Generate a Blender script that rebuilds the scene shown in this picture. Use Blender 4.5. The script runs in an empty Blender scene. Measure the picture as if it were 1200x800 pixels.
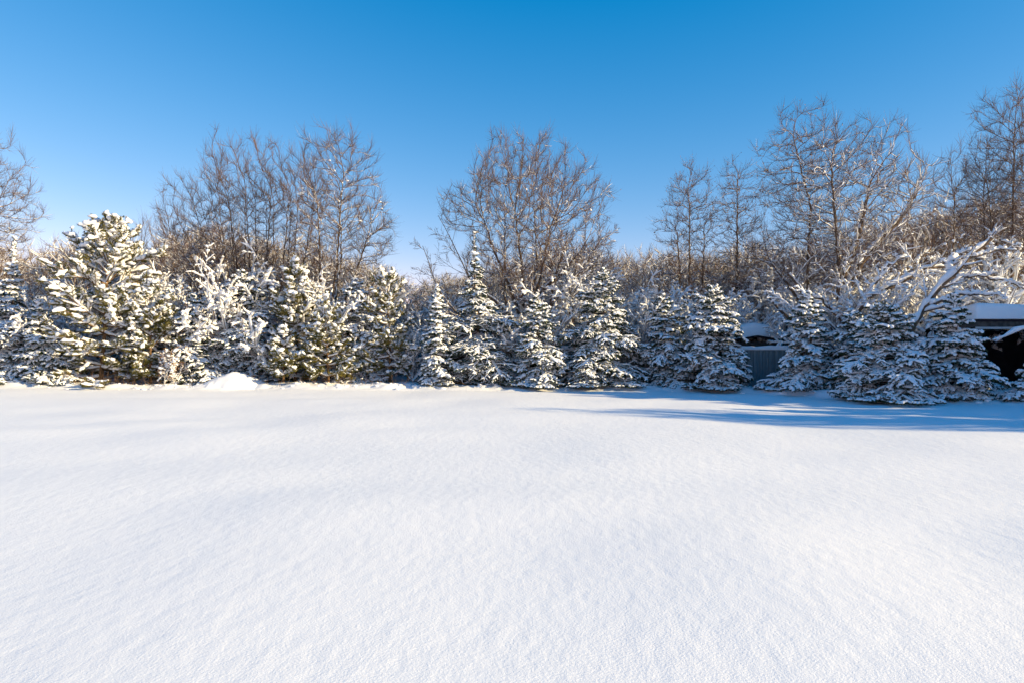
import bpy, math
import numpy as np
R = math.radians
rng = np.random.default_rng(11)
scene = bpy.context.scene
COL = scene.collection

# ------------------------------------------------------------------ camera
FPX, CX, HY, EYE = 800.0, 600.0, 400.0, 2.0      # focal length and centre of the 1200 x 800 photograph
cam = bpy.data.cameras.new("camera"); cam.lens = 24; cam.sensor_width = 36
cam.clip_end = 3000; cam.clip_start = 0.05
co = bpy.data.objects.new("camera", cam); COL.objects.link(co)
co.location = (0, 0, EYE); co.rotation_euler = (R(90), 0, 0)
scene.camera = co

def X(px, Y): return (px - CX) / FPX * Y
def Z(py, Y): return EYE + (HY - py) / FPX * Y

# ------------------------------------------------------------------ light
SUN_EL, SUN_AZ = 20.0, 109.0                     # azimuth clockwise from +Y: right of and a little behind the camera
w = bpy.data.worlds.new("World"); scene.world = w; w.use_nodes = True
nt = w.node_tree; bg = nt.nodes["Background"]
sky = nt.nodes.new("ShaderNodeTexSky"); sky.sky_type = 'NISHITA'; sky.sun_disc = False
sky.sun_elevation = R(SUN_EL); sky.sun_rotation = R(SUN_AZ)
sky.altitude = 900; sky.air_density = 1.0; sky.dust_density = 0.0; sky.ozone_density = 3.0
hsv = nt.nodes.new("ShaderNodeHueSaturation"); hsv.inputs["Saturation"].default_value = 1.12
hsv.inputs["Hue"].default_value = 0.492
gm = nt.nodes.new("ShaderNodeGamma"); gm.inputs[1].default_value = 1.18
nt.links.new(sky.outputs[0], gm.inputs[0]); nt.links.new(gm.outputs[0], hsv.inputs["Color"]); 
sep = nt.nodes.new("ShaderNodeSeparateColor"); comb = nt.nodes.new("ShaderNodeCombineColor")
nt.links.new(hsv.outputs[0], sep.inputs[0])
def wm(op, a, v, clamp=False):
    n = nt.nodes.new("ShaderNodeMath"); n.operation = op; n.inputs[1].default_value = v; nt.links.new(a, n.inputs[0]); return n.outputs[0]
# colour response of the camera to the clear winter sky, one curve per channel
nt.links.new(wm('MAXIMUM', wm('MULTIPLY', wm('SUBTRACT', sep.outputs[0], 0.40), 1.45), 0.0), comb.inputs[0])
nt.links.new(wm('MULTIPLY', wm('POWER', wm('MULTIPLY', sep.outputs[1], 0.168), 0.8), 4.45), comb.inputs[1])
nt.links.new(wm('MULTIPLY', wm('POWER', wm('MULTIPLY', sep.outputs[2], 0.168), 0.55), 5.0), comb.inputs[2])
nt.links.new(comb.outputs[0], bg.inputs[0])
bg.inputs[1].default_value = 0.101
sl = bpy.data.lights.new("sun", 'SUN'); sl.energy = 5.0; sl.angle = R(0.5); sl.color = (1.0, 0.785, 0.45)
so = bpy.data.objects.new("sun", sl); COL.objects.link(so)
sd = np.array([math.cos(R(SUN_EL)) * math.sin(R(SUN_AZ)), math.cos(R(SUN_EL)) * math.cos(R(SUN_AZ)), math.sin(R(SUN_EL))])
import mathutils
so.rotation_euler = mathutils.Vector(sd).to_track_quat('Z', 'Y').to_euler()
so.location = tuple(sd * 60)
scene.view_settings.view_transform = 'Standard'; scene.view_settings.look = 'None'
scene.view_settings.gamma = 1.0; scene.view_settings.exposure = 0.77
scene.cycles.max_bounces = 6; scene.cycles.diffuse_bounces = 3
scene.cycles.transparent_max_bounces = 4

# ------------------------------------------------------------------ materials
def mat(name, c1, c2, scale=4.0, rough=0.8, bump=0.0, bscale=30.0, spec=0.2, c3=None, rnd=0.0, detail=3):
    m = bpy.data.materials.new(name); m.use_nodes = True
    t = m.node_tree; b = t.nodes["Principled BSDF"]
    tc = t.nodes.new("ShaderNodeTexCoord"); n = t.nodes.new("ShaderNodeTexNoise")
    n.inputs["Scale"].default_value = scale; n.inputs["Detail"].default_value = detail
    t.links.new(tc.outputs["Object"], n.inputs["Vector"])
    r = t.nodes.new("ShaderNodeValToRGB")
    r.color_ramp.elements[0].position = 0.35; r.color_ramp.elements[0].color = (*c1, 1)
    r.color_ramp.elements[1].position = 0.65; r.color_ramp.elements[1].color = (*c2, 1)
    if c3:
        e = r.color_ramp.elements.new(0.8); e.color = (*c3, 1)
    t.links.new(n.outputs["Fac"], r.inputs["Fac"]); t.links.new(r.outputs[0], b.inputs["Base Color"])
    b.inputs["Roughness"].default_value = rough
    b.inputs["Specular IOR Level"].default_value = spec
    if bump:
        n2 = t.nodes.new("ShaderNodeTexNoise"); n2.inputs["Scale"].default_value = bscale; n2.inputs["Detail"].default_value = 4
        t.links.new(tc.outputs["Object"], n2.inputs["Vector"])
        bp = t.nodes.new("ShaderNodeBump"); bp.inputs["Distance"].default_value = bump
        t.links.new(n2.outputs["Fac"], bp.inputs["Height"]); t.links.new(bp.outputs[0], b.inputs["Normal"])
    return m

M = {}
M['snow'] = mat('fresh_snow', (0.84, 0.85, 0.87), (0.88, 0.885, 0.89), 3, 0.65, 0.02, 14, 0.15)
M['bark'] = mat('grey_brown_bark', (0.09, 0.066, 0.05), (0.20, 0.145, 0.105), 9, 0.9, 0.01, 40, 0.1)
M['twig'] = mat('red_brown_twigs', (0.095, 0.062, 0.048), (0.19, 0.122, 0.09), 1.3, 0.85)
M['twig_dark'] = mat('brown_twigs', (0.15, 0.10, 0.07), (0.29, 0.195, 0.13), 1.3, 0.85)
M['pinebark'] = mat('orange_pine_bark', (0.13, 0.075, 0.035), (0.24, 0.14, 0.07), 6, 0.9)
M['spruce'] = mat('spruce_needles', (0.020, 0.042, 0.024), (0.045, 0.072, 0.032), 2.2, 0.6, c3=(0.075, 0.092, 0.035))
M['pine'] = mat('pine_needles', (0.07, 0.078, 0.018), (0.18, 0.15, 0.036), 1.8, 0.6, c3=(0.28, 0.21, 0.06))
M['leaf'] = mat('withered_leaves', (0.16, 0.085, 0.045), (0.34, 0.21, 0.11), 5, 0.8)
M['fence'] = mat('slate_green_sheet', (0.15, 0.20, 0.215), (0.20, 0.255, 0.27), 1.5, 0.45, spec=0.4)
M['wood'] = mat('weathered_boards', (0.05, 0.045, 0.04), (0.10, 0.09, 0.08), 6, 0.85, 0.01, 30)
M['dark'] = mat('dark_stained_wall', (0.012, 0.012, 0.018), (0.02, 0.02, 0.028), 3, 0.8)
M['trim'] = mat('pale_metal_trim', (0.42, 0.42, 0.42), (0.5, 0.5, 0.5), 3, 0.4)

# ground snow: grain, clods and wind ripples as relief
m = bpy.data.materials.new('snow_field'); m.use_nodes = True
t = m.node_tree; b = t.nodes["Principled BSDF"]; M['field'] = m
b.inputs["Base Color"].default_value = (0.86, 0.868, 0.885, 1); b.inputs["Roughness"].default_value = 0.7
b.inputs["Specular IOR Level"].default_value = 0.12
tc = t.nodes.new("ShaderNodeTexCoord")
def noise_h(scale, amp, stretch=(1, 1, 1), rot=0.0, detail=2, rough=0.5):
    mp = t.nodes.new("ShaderNodeMapping"); mp.inputs["Scale"].default_value = stretch; mp.inputs["Rotation"].default_value = (0, 0, rot)
    n = t.nodes.new("ShaderNodeTexNoise"); n.inputs["Scale"].default_value = scale; n.inputs["Detail"].default_value = detail
    n.inputs["Roughness"].default_value = rough
    t.links.new(tc.outputs["Object"], mp.inputs[0]); t.links.new(mp.outputs[0], n.inputs["Vector"])
    mu = t.nodes.new("ShaderNodeMath"); mu.operation = 'MULTIPLY'; mu.inputs[1].default_value = amp
    t.links.new(n.outputs["Fac"], mu.inputs[0]); return mu.outputs[0]
hs = [noise_h(55, 0.007, (1, 1, 1), 0, 3, 0.6), noise_h(9, 0.010, (1, 0.55, 1), R(25), 2), noise_h(2.2, 0.016, (1, 0.5, 1), R(35), 2)]
acc = hs[0]
for h in hs[1:]:
    a = t.nodes.new("ShaderNodeMath"); a.operation = 'ADD'; t.links.new(acc, a.inputs[0]); t.links.new(h, a.inputs[1]); acc = a.outputs[0]
bp = t.nodes.new("ShaderNodeBump"); bp.inputs["Distance"].default_value = 1.0; bp.inputs["Strength"].default_value = 0.6
t.links.new(acc, bp.inputs["Height"]); t.links.new(bp.outputs[0], b.inputs["Normal"])

# ------------------------------------------------------------------ object helpers
def tag(o, label=None, cat=None, group=None, kind=None):
    if label: o['label'] = label
    if cat: o['category'] = cat
    if group: o['group'] = group
    if kind: o['kind'] = kind
    return o
def empty(name, loc, rz=0.0):
    o = bpy.data.objects.new(name, None); o.empty_display_size = 0.3
    COL.objects.link(o); o.location = loc; o.rotation_euler = (0, 0, rz); return o
def build(name, pieces, material, parent=None, smooth=True):
    """pieces: (vertices (n,3), faces (m,3 or 4)) arrays; links ONE mesh object"""
    vs, loops, starts, tot, off, ls = [], [], [], [], 0, 0
    for V, F in pieces:
        if len(F) == 0: continue
        vs.append(V); k = F.shape[1]
        loops.append((F + off).ravel()); starts.append(ls + np.arange(len(F)) * k); tot.append(np.full(len(F), k))
        off += len(V); ls += F.size
    me = bpy.data.meshes.new(name)
    if not vs: raise ValueError("empty build " + name + " " + str(parent and parent.get("label")))
    V = np.concatenate(vs).astype(np.float32); L = np.concatenate(loops).astype(np.int32); S = np.concatenate(starts).astype(np.int32)
    me.vertices.add(len(V)); me.vertices.foreach_set("co", V.ravel())
    me.loops.add(len(L)); me.loops.foreach_set("vertex_index", L)
    me.polygons.add(len(S)); me.polygons.foreach_set("loop_start", S)
    me.polygons.foreach_set("use_smooth", np.full(len(S), smooth))
    me.update(calc_edges=True)
    me.materials.append(material)
    o = bpy.data.objects.new(name, me); COL.objects.link(o)
    if parent: o.parent = parent
    return o
def kids(o): return [c for c in bpy.data.objects if c.parent == o]
def copy_tree(src, children, loc, rz, s, label, group=None, cat=None):
    c = src.copy(); COL.objects.link(c); c.location = loc; c.rotation_euler = (0, 0, rz); c.scale = (s if hasattr(s, '__len__') else (s, s, s))
    c['label'] = label
    if group: c['group'] = group
    for ch in children:
        d = ch.copy(); COL.objects.link(d); d.parent = c
    return c

# ------------------------------------------------------------------ vectorised geometry
def unit(v): return v / np.maximum(np.linalg.norm(v, axis=-1, keepdims=True), 1e-9)
def frames(P):
    T = unit(np.gradient(P, axis=1)); Zv = np.array([0.03, 0.02, 1.0])
    S = np.cross(T, Zv); bad = np.linalg.norm(S, axis=-1) < 0.05
    S[bad] = np.array([1.0, 0.2, 0]); S = unit(S); U = unit(np.cross(S, T)); return T, S, U
def tubes(P, W, H=None, off=None, K=4, flat=False):
    B, N, _ = P.shape
    if B == 0: return np.zeros((0, 3)), np.zeros((0, 4), int)
    if H is None: H = W
    T, S, U = frames(P)
    a = np.arange(K) / K * 2 * np.pi + (0.3 if not flat else 0)
    ca, sa = np.cos(a), np.sin(a)
    if flat: sa = np.where(sa < 0, sa * 0.35, sa)
    V = P[:, :, None] + S[:, :, None] * (ca * W[:, :, None])[..., None] + U[:, :, None] * (sa * H[:, :, None] + (0 if off is None else off[:, :, None]))[..., None]
    idx = np.arange(B * N * K).reshape(B, N, K)
    a0, a1 = idx[:, :-1], idx[:, 1:]
    F = np.stack([a0, np.roll(a0, -1, 2), np.roll(a1, -1, 2), a1], -1).reshape(-1, 4)
    return V.reshape(-1, 3), F
def march(start, d, L, N, trop=0.0, wig=0.05, gain=None):
    """polylines from start (B,3) along d (B,3) with upward pull trop"""
    B = len(start); P = np.zeros((B, N, 3)); P[:, 0] = start; step = (L / (N - 1))[:, None]; d = unit(d)
    for i in range(1, N):
        P[:, i] = P[:, i - 1] + d * step
        d = d + rng.normal(0, wig, (B, 3)) if np.isscalar(wig) else d
        tr = trop[i] if hasattr(trop, '__len__') else trop
        d[:, 2] += tr; d = unit(d)
    return P
def sprout(P, Rr, n, t0, t1, ang, angsd, ratio, fall, N, trop, wig, planar=None, keep=1.0, rr=0.55, minlen=0.0, maxlen=99):
    """children of every branch; returns points, radii"""
    B, NP, _ = P.shape
    seg = np.linalg.norm(np.diff(P, axis=1), axis=-1).sum(1)
    k = np.arange(n)
    t = t0 + (t1 - t0) * (k[None] + rng.random((B, n))) / n
    if planar is not None: t = t0 + (t1 - t0) * ((k[None] // 2) * 2 + 0.5 + rng.random((B, n)) * 0.8) / n
    f = t * (NP - 1); i = np.clip(f.astype(int), 0, NP - 2); fr = (f - i)[..., None]
    bi = np.arange(B)[:, None]
    p = P[bi, i] * (1 - fr) + P[bi, i + 1] * fr
    T, S, U = frames(P)
    T, S, U = T[bi, i], S[bi, i], U[bi, i]
    r = (Rr[bi, i] * (1 - fr[..., 0]) + Rr[bi, i + 1] * fr[..., 0]) * rr
    if planar is None:
        psi = rng.random((B, n)) * 2 * np.pi if B * n < 1 else (k[None] * 2.4 + rng.random((B, 1)) * 6.28 + rng.normal(0, 0.4, (B, n)))
    else:
        psi = np.where(k[None] % 2 == 0, 0, np.pi) + rng.normal(0, planar, (B, n))
    a = R(ang) + rng.normal(0, R(angsd), (B, n))
    perp = S * np.cos(psi)[..., None] + U * np.sin(psi)[..., None]
    d = T * np.cos(a)[..., None] + perp * np.sin(a)[..., None]
    L = np.minimum(seg[:, None] * ratio * (1 - fall * t) * rng.uniform(0.65, 1.25, (B, n)), maxlen)
    mk = (rng.random((B, n)) < keep) & (L > minlen)
    p, d, L, r = p[mk], d[mk], L[mk], r[mk]
    P2 = march(p, d, L, N, trop, wig)
    R2 = r[:, None] * np.linspace(1, 0.35, N)[None]
    return P2, R2
def tufts(P, m, ln, wd, spread=0.8):
    """needle tufts: small triangles spread round each shoot"""
    B, N, _ = P.shape
    if B == 0: return np.zeros((0, 3)), np.zeros((0, 3), int)
    t = rng.random((B, m)) * (N - 1) * 0.999; i = t.astype(int); fr = (t - i)[..., None]; bi = np.arange(B)[:, None]
    p = P[bi, i] * (1 - fr) + P[bi, i + 1] * fr
    T = unit(P[bi, i + 1] - P[bi, i])
    q = unit(rng.normal(0, 1, (B, m, 3))); d = unit(T * 0.75 + q * spread)
    s = unit(np.cross(d, rng.normal(0, 1, (B, m, 3))))
    l = ln * rng.uniform(0.6, 1.25, (B, m, 1)); 
    V = np.stack([p - s * wd / 2, p + s * wd / 2, p + d * l], 2).reshape(-1, 3)
    return V, np.arange(len(V)).reshape(-1, 3)
def lumps(C, rx, rz, K=7, rings=4):
    """flattened uneven snow pillows centred at C (n,3)"""
    n = len(C)
    if n == 0: return np.zeros((0, 3)), np.zeros((0, 4), int)
    th = np.linspace(0.02, np.pi - 0.02, rings + 1)
    a = np.arange(K) / K * 2 * np.pi
    D = np.stack([np.sin(th)[:, None] * np.cos(a), np.sin(th)[:, None] * np.sin(a), np.cos(th)[:, None] * np.ones(K)], -1)
    J = 1 + rng.normal(0, 0.12, (n, rings + 1, K, 1)); J[:, 0] = 1; J[:, -1] = 1
    sc = np.stack([rx, rx * rng.uniform(0.6, 1.1, n), rz], -1)
    V = C[:, None, None] + D[None] * J * sc[:, None, None]
    idx = np.arange(n * (rings + 1) * K).reshape(n, rings + 1, K); a0, a1 = idx[:, :-1], idx[:, 1:]
    return V.reshape(-1, 3), np.stack([a0, np.roll(a0, -1, 2), np.roll(a1, -1, 2), a1], -1).reshape(-1, 4)
def snow_on(P, Rr, amt, cover, kw=0.9, base=0.012, K=5, cap=0.16, zref=None, hk=1.0, taper=True, rnd=(0.45, 1.35)):
    """snow lying along the upper side of branches"""
    T, S, U = frames(P); hz = np.sqrt(T[..., 0]**2 + T[..., 1]**2)
    B, N, _ = P.shape
    rn = rng.uniform(rnd[0], rnd[1], (B, N))
    low = 1.0 if zref is None else np.clip(1.7 - 1.3 * P[..., 2] / zref, 0.22, 1.7)
    w = np.minimum(Rr * kw + base, cap) * amt * rn * low * np.clip(hz * 1.3, 0.12, 1)
    h = w * np.clip(hz * 1.25, 0.3, 1) * hk
    if taper: w[:, -1] *= 0.35; h[:, -1] *= 0.35; w[:, 0] *= 0.5
    mk = rng.random(B) < cover
    return tubes(P[mk], w[mk], h[mk], (Rr + h * 0.25)[mk], K, flat=True)

# value noise
def vnoise(x, y, seed=0):
    xi, yi = np.floor(x).astype(np.int64), np.floor(y).astype(np.int64); xf, yf = x - xi, y - yi
    def h(a, b): 
        v = (a * 374761393 + b * 668265263 + seed * 1442695041) & 0xffffffff
        v = ((v ^ (v >> 13)) * 1274126177) & 0xffffffff
        return ((v ^ (v >> 16)) & 0xffff) / 65535.0
    u, v = xf * xf * (3 - 2 * xf), yf * yf * (3 - 2 * yf)
    return (h(xi, yi) * (1 - u) + h(xi + 1, yi) * u) * (1 - v) + (h(xi, yi + 1) * (1 - u) + h(xi + 1, yi + 1) * u) * v
def tree_line(x):                                 # how far away the feet of the front row of trees stand
    return np.interp(x, [-30, -22, -8, 0, 5, 8, 11, 12.5, 16, 30], [30.5, 29.6, 29.2, 28.9, 28.6, 28, 25.2, 22.6, 21.2, 14])
def ground_z(x, y):
    z = 0.09 * (vnoise(x * 0.13, y * 0.2, 1) - 0.5) + 0.08 * (vnoise(x * 0.45, y * 0.6, 2) - 0.5)
    d = y - tree_line(x)
    near = np.clip(1 - np.abs(d + 0.0) / 1.0, 0, 1); beh = np.clip((d + 0.8) / 1.5, 0, 1)
    z = z * np.clip(np.abs(y) / 6, 0.2, 1)
    z = z + near * 0.22 * (vnoise(x * 1.3, y * 1.6, 3))**1.5 + np.maximum(near, beh) * 0.16 * (vnoise(x * 3.2, y * 3.2, 4) - 0.3) + beh * 0.1
    return z

# ------------------------------------------------------------------ the snow field
xs = np.concatenate([[-700, -400, -250, -150, -100, -70, -50, -40, -34], np.arange(-30, 30.01, 0.14), [34, 40, 50, 70, 100, 150, 250, 400, 700]])
ys = np.concatenate([[-200, -80, -30, -10, -4, -1], np.arange(0.5, 22, 0.25), np.arange(22, 36, 0.12), [37, 39, 42, 46, 52, 60, 80, 110, 160, 250, 400, 900]])
gx, gy = np.meshgrid(xs, ys); gz = ground_z(gx, gy)
V = np.stack([gx, gy, gz], -1).reshape(-1, 3); idx = np.arange(len(V)).reshape(gx.shape)
F = np.stack([idx[:-1, :-1], idx[:-1, 1:], idx[1:, 1:], idx[1:, :-1]], -1).reshape(-1, 4)
tag(build('snow_field', [(V, F)], M['field']), 'smooth untouched snow covering the whole open field', kind='structure')

# snow mound among the pines on the left
Ym = 29.4; mx = X(266, Ym)
u = np.linspace(-1, 1, 60); v = np.linspace(-1, 1, 40); uu, vv = np.meshgrid(u, v)
hx = np.where(uu < 0.05, np.interp(uu, [-1, -0.55, 0.0, 0.1], [0, 0.25, 0.92, 1.0]), np.interp(uu, [0.05, 0.25, 0.6, 1], [1.0, 0.93, 0.35, 0]))
ker = np.hanning(15); ker /= ker.sum(); hx = np.stack([np.convolve(np.pad(q, 7, mode='edge'), ker, 'valid') for q in hx])
hx = hx - hx[:, :1].min(); hh = hx * np.cos(np.clip(vv, -1, 1) * np.pi / 2)**1.3 * 0.78
wx, wy = mx + uu * 2.3, Ym + 0.25 + vv * 1.1 + 0.2 * uu
wz = ground_z(wx, wy) * 0 + hh + 0.06 * (vnoise(wx * 2.5, wy * 2.5, 7) - 0.5) - 0.05 + 0.05 * (vnoise(wx * 7, wy * 7, 8) - 0.5) * (hx > 0.1)
V = np.stack([wx, wy, wz], -1).reshape(-1, 3); idx = np.arange(len(V)).reshape(uu.shape)
F = np.stack([idx[:-1, :-1], idx[:-1, 1:], idx[1:, 1:], idx[1:, :-1]], -1).reshape(-1, 4)
tag(build('snow_mound', [(V, F)], M['field']), 'rounded mound of drifted snow in front of the pines on the left', 'snow mound')

# clods of snow dropped by the boughs along the foot of the trees, and dry grass under the big pine
rng = np.random.default_rng(8)
cx = rng.uniform(-23, 19, 320); cy = tree_line(cx) + rng.normal(-0.1, 0.35, 320); k = rng.random(320)**3
cz = ground_z(cx, cy); tag(build('snow_clods', [lumps(np.stack([cx, cy, cz + 0.01], -1), 0.03 + 0.14 * k, 0.012 + 0.045 * k)], M['snow']), 'clods of snow fallen along the foot of the trees', kind='stuff')
gx_ = np.concatenate([rng.normal(-18.5, 1.6, 260), rng.uniform(-14, 12, 160)]); gy_ = tree_line(gx_) + rng.uniform(-0.15, 0.6, 420)
Pg = march(np.stack([gx_, gy_, ground_z(gx_, gy_)], -1), np.stack([rng.normal(0, 0.5, 420), rng.normal(-0.2, 0.4, 420), np.ones(420)], -1), rng.uniform(0.15, 0.7, 420), 5, -0.12, 0.12)
tag(build('dry_grass', [tubes(Pg, np.full((420, 5), 0.006) * np.linspace(1, 0.4, 5), K=3)], M['leaf']), 'dry brown grass stems poking out of the snow under the trees', kind='stuff')

def gz1(x, y): return float(ground_z(np.array([float(x)]), np.array([float(y)]))[0])

# ------------------------------------------------------------------ conifers
def conifer(name, px, top, Y, Rad, label, kind='spruce', seed=0, snow=1.0, H=None, x=None, group=None, open_=False, chunk=1.0, spire=False):
    global rng
    rng = np.random.default_rng(1000 + seed)
    xx = X(px, Y) if x is None else x
    H = (Z(top, Y)) if H is None else H
    root = empty(name, (xx, Y, gz1(xx, Y) - 0.03), 0)
    tag(root, label, 'spruce' if kind == 'spruce' else 'pine', group)
    pine = kind == 'pine'
    tz = np.linspace(0, H * (0.97 if pine else 1.0), 12)
    lean = rng.normal(0, 0.035, 2)
    TP = np.stack([lean[0] * tz + 0.04 * np.sin(tz), lean[1] * tz, tz], -1)[None]
    TR = np.linspace(0.012 * H + 0.02, 0.012, 12)[None]
    # main boughs
    if pine:
        zs = np.arange(0.35, H * 0.93, 0.42 if not open_ else 0.46); per = 6 if not open_ else 5
    else:
        zs = np.arange(0.12, H * 0.975, 0.17 + 0.016 * H); per = 6
    zz = np.repeat(zs, per) + rng.normal(0, 0.05, len(zs) * per) + (rng.uniform(-0.07, 0.07, len(zs) * per))
    zz = np.clip(zz, 0.06, H * 0.985); n = len(zz)
    az = np.tile(np.arange(per) * 2 * np.pi / per, len(zs)) + np.repeat(rng.random(len(zs)) * 6.28, per) + rng.normal(0, 0.22, n)
    f = zz / H
    ph = rng.random(4) * 6.28
    lop = 1 + 0.22 * np.sin(az + ph[0]) + 0.14 * np.sin(2 * az + ph[1] + 3 * f) + 0.16 * np.sin(f * 17 + ph[2]) * np.sin(az * 1.5 + ph[3])
    if pine and open_:
        L = Rad * np.interp(f, [0, 0.3, 0.6, 0.85, 1.0], [0.9, 1.0, 0.85, 0.75, 0.4]) * rng.uniform(0.6, 1.2, n)
        el = R(-4) + R(52) * f**1.2 + rng.normal(0, R(13), n); trop = 0.085
        L = np.minimum(L, (H - zz + 0.12) / np.maximum(np.sin(el + 0.25), 0.2)); L = np.maximum(L, 0.2)
    elif pine:
        L = Rad * (1 - f)**0.5 * np.clip(0.6 + f * 2.2, 0.6, 1.0) * rng.uniform(0.55, 1.2, n)
        L = np.maximum(L, 0.09 * H)
        el = R(0) + R(62) * f**1.5 + rng.normal(0, R(11), n); trop = 0.055
    else:
        L = Rad * (1.12 * (1 - f)**rng.uniform(0.6, 0.95) if not spire else np.minimum(1.9 * (1 - f)**2, 1.1) + 0.04) * rng.uniform(0.6, 1.2, n) * np.clip(0.75 + f * 2, 0, 1); L = np.maximum(L, 0.10)
        el = R(6) - R(16) * (1 - f) + R(46) * np.clip(f - 0.5, 0, 1) / 0.5 + rng.normal(0, R(9), n); trop = -0.075
    if not open_: L = L * lop
    d = np.stack([np.cos(az) * np.cos(el), np.sin(az) * np.cos(el), np.sin(el)], -1)
    st = np.stack([np.interp(zz, tz, TP[0, :, 0]), np.interp(zz, tz, TP[0, :, 1]), zz], -1)
    N1 = 8
    P1 = march(st, d, L, N1, trop=[0, trop, trop * 1.2, trop * 1.3, trop, trop * 0.3, -trop * 0.6 if not pine else trop, 0] , wig=0.08 if open_ else 0.04)
    P1[..., 2] = np.maximum(P1[..., 2], 0.05 + 0.06 * rng.random(P1.shape[:2]))
    R1 = (0.006 + 0.010 * L)[:, None] * np.linspace(1, 0.3, N1)[None]
    # side shoots in the plane of the bough, in length classes
    wood = [tubes(TP, TR, K=7), tubes(P1, R1, K=4)]; need = []; sn = []
    q = np.digitize(L, [0.3, 0.7, 1.2, 1.8])
    dens = [4, 8, 12, 16, 20] if not pine else ([3, 6, 10, 14, 18] if not open_ else [2, 4, 7, 9, 11])
    for c in range(5):
        mk = q == c
        if not mk.any(): continue
        if pine:
            P2, R2 = sprout(P1[mk], R1[mk], dens[c], 0.25, 0.98, 46, 9, 0.42, 0.62, 5, 0.09, 0.04, planar=0.75, rr=0.7, minlen=0.1)
        else:
            P2, R2 = sprout(P1[mk], R1[mk], dens[c], 0.16, 0.97, 50, 9, 0.58, 0.66, 5, -0.10, 0.05, planar=0.3, rr=0.5, minlen=0.06)
        P2[..., 2] = np.maximum(P2[..., 2], 0.03)
        l2 = np.linalg.norm(P2[:, -1] - P2[:, 0], axis=-1)
        big = l2 > (0.28 if not pine else 0.33)
        P3, R3 = sprout(P2[big], R2[big], 8 if not pine else 5, 0.25, 0.95, 48, 8, 0.42, 0.5, 4, -0.05 if not pine else 0.08, 0.05, planar=0.4, minlen=0.05)
        P3[..., 2] = np.maximum(P3[..., 2], 0.03)
        wood.append(tubes(P2[big], R2[big], K=3))
        if pine:
            need += [tufts(P2, 46, 0.11, 0.018, 0.9), tufts(P3, 30, 0.10, 0.018, 0.9)]
        else:
            need += [tufts(P2, 26, 0.07, 0.022, 0.75), tufts(P3, 14, 0.06, 0.022, 0.75)]
        s = snow
        if pine:
            sn += [snow_on(P2, R2 * 0 + 0.024, s * chunk * (0.75 + 0.6 * (P2[:, :1, 2] / H)), 0.68, 1.7, 0.026), snow_on(P3, R3 * 0 + 0.018, s, 0.4, 1.5, 0.018)]
            tp = P2[rng.random(len(P2)) < (0.04 + (0.22 if open_ else 0.45) * (P2[:, 0, 2] / H)**1.5) * s]; k = len(tp)
            sn.append(lumps(tp[:, rng.integers(2, 4)] + [0, 0, 0.035], rng.uniform(0.05, 0.115, k) * s * chunk, rng.uniform(0.035, 0.07, k) * s * chunk))
        else:
            sn += [snow_on(P2, R2 * 0 + 0.018, s, 0.80, 1.5, 0.026), snow_on(P3, R3 * 0 + 0.014, s, 0.58, 1.3, 0.022)]
    i = rng.random(n) < 0.75
    sn.append(snow_on(P1[i], R1[i] * 0.4 + 0.02, snow, 1.0, 1.7 if pine else 2.2, 0.022 if pine else 0.04, K=6, hk=1.0 if pine else 0.6))
    need.append(tufts(P1[:, 3:], 34, 0.06 if not pine else 0.09, 0.018, 0.8))
    # pillows of snow on the boughs
    C = P1[:, 3:7].reshape(-1, 3); C = C[C[:, 2] < H * (0.86 if not pine else 1)]; C = C[rng.random(len(C)) < (0.25 if not pine else 0.22) * snow]; k = len(C)
    sn.append(lumps(C + [0, 0, 0.045], rng.uniform(0.05, 0.16, k), rng.uniform(0.03, 0.07, k)))
    # leader
    sn.append(tubes(TP[:, -3:], np.array([[0.03, 0.026, 0.015]]) * snow, K=5))
    need.append(tufts(TP[:, -4:], 160, 0.07, 0.02, 0.8))
    build('trunk', wood, M['pinebark'] if pine else M['bark'], root)
    build('crown', need, M['pine'] if pine else M['spruce'], root, smooth=False)
    build('snow_clumps', sn, M['snow'], root)
    return root

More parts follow.
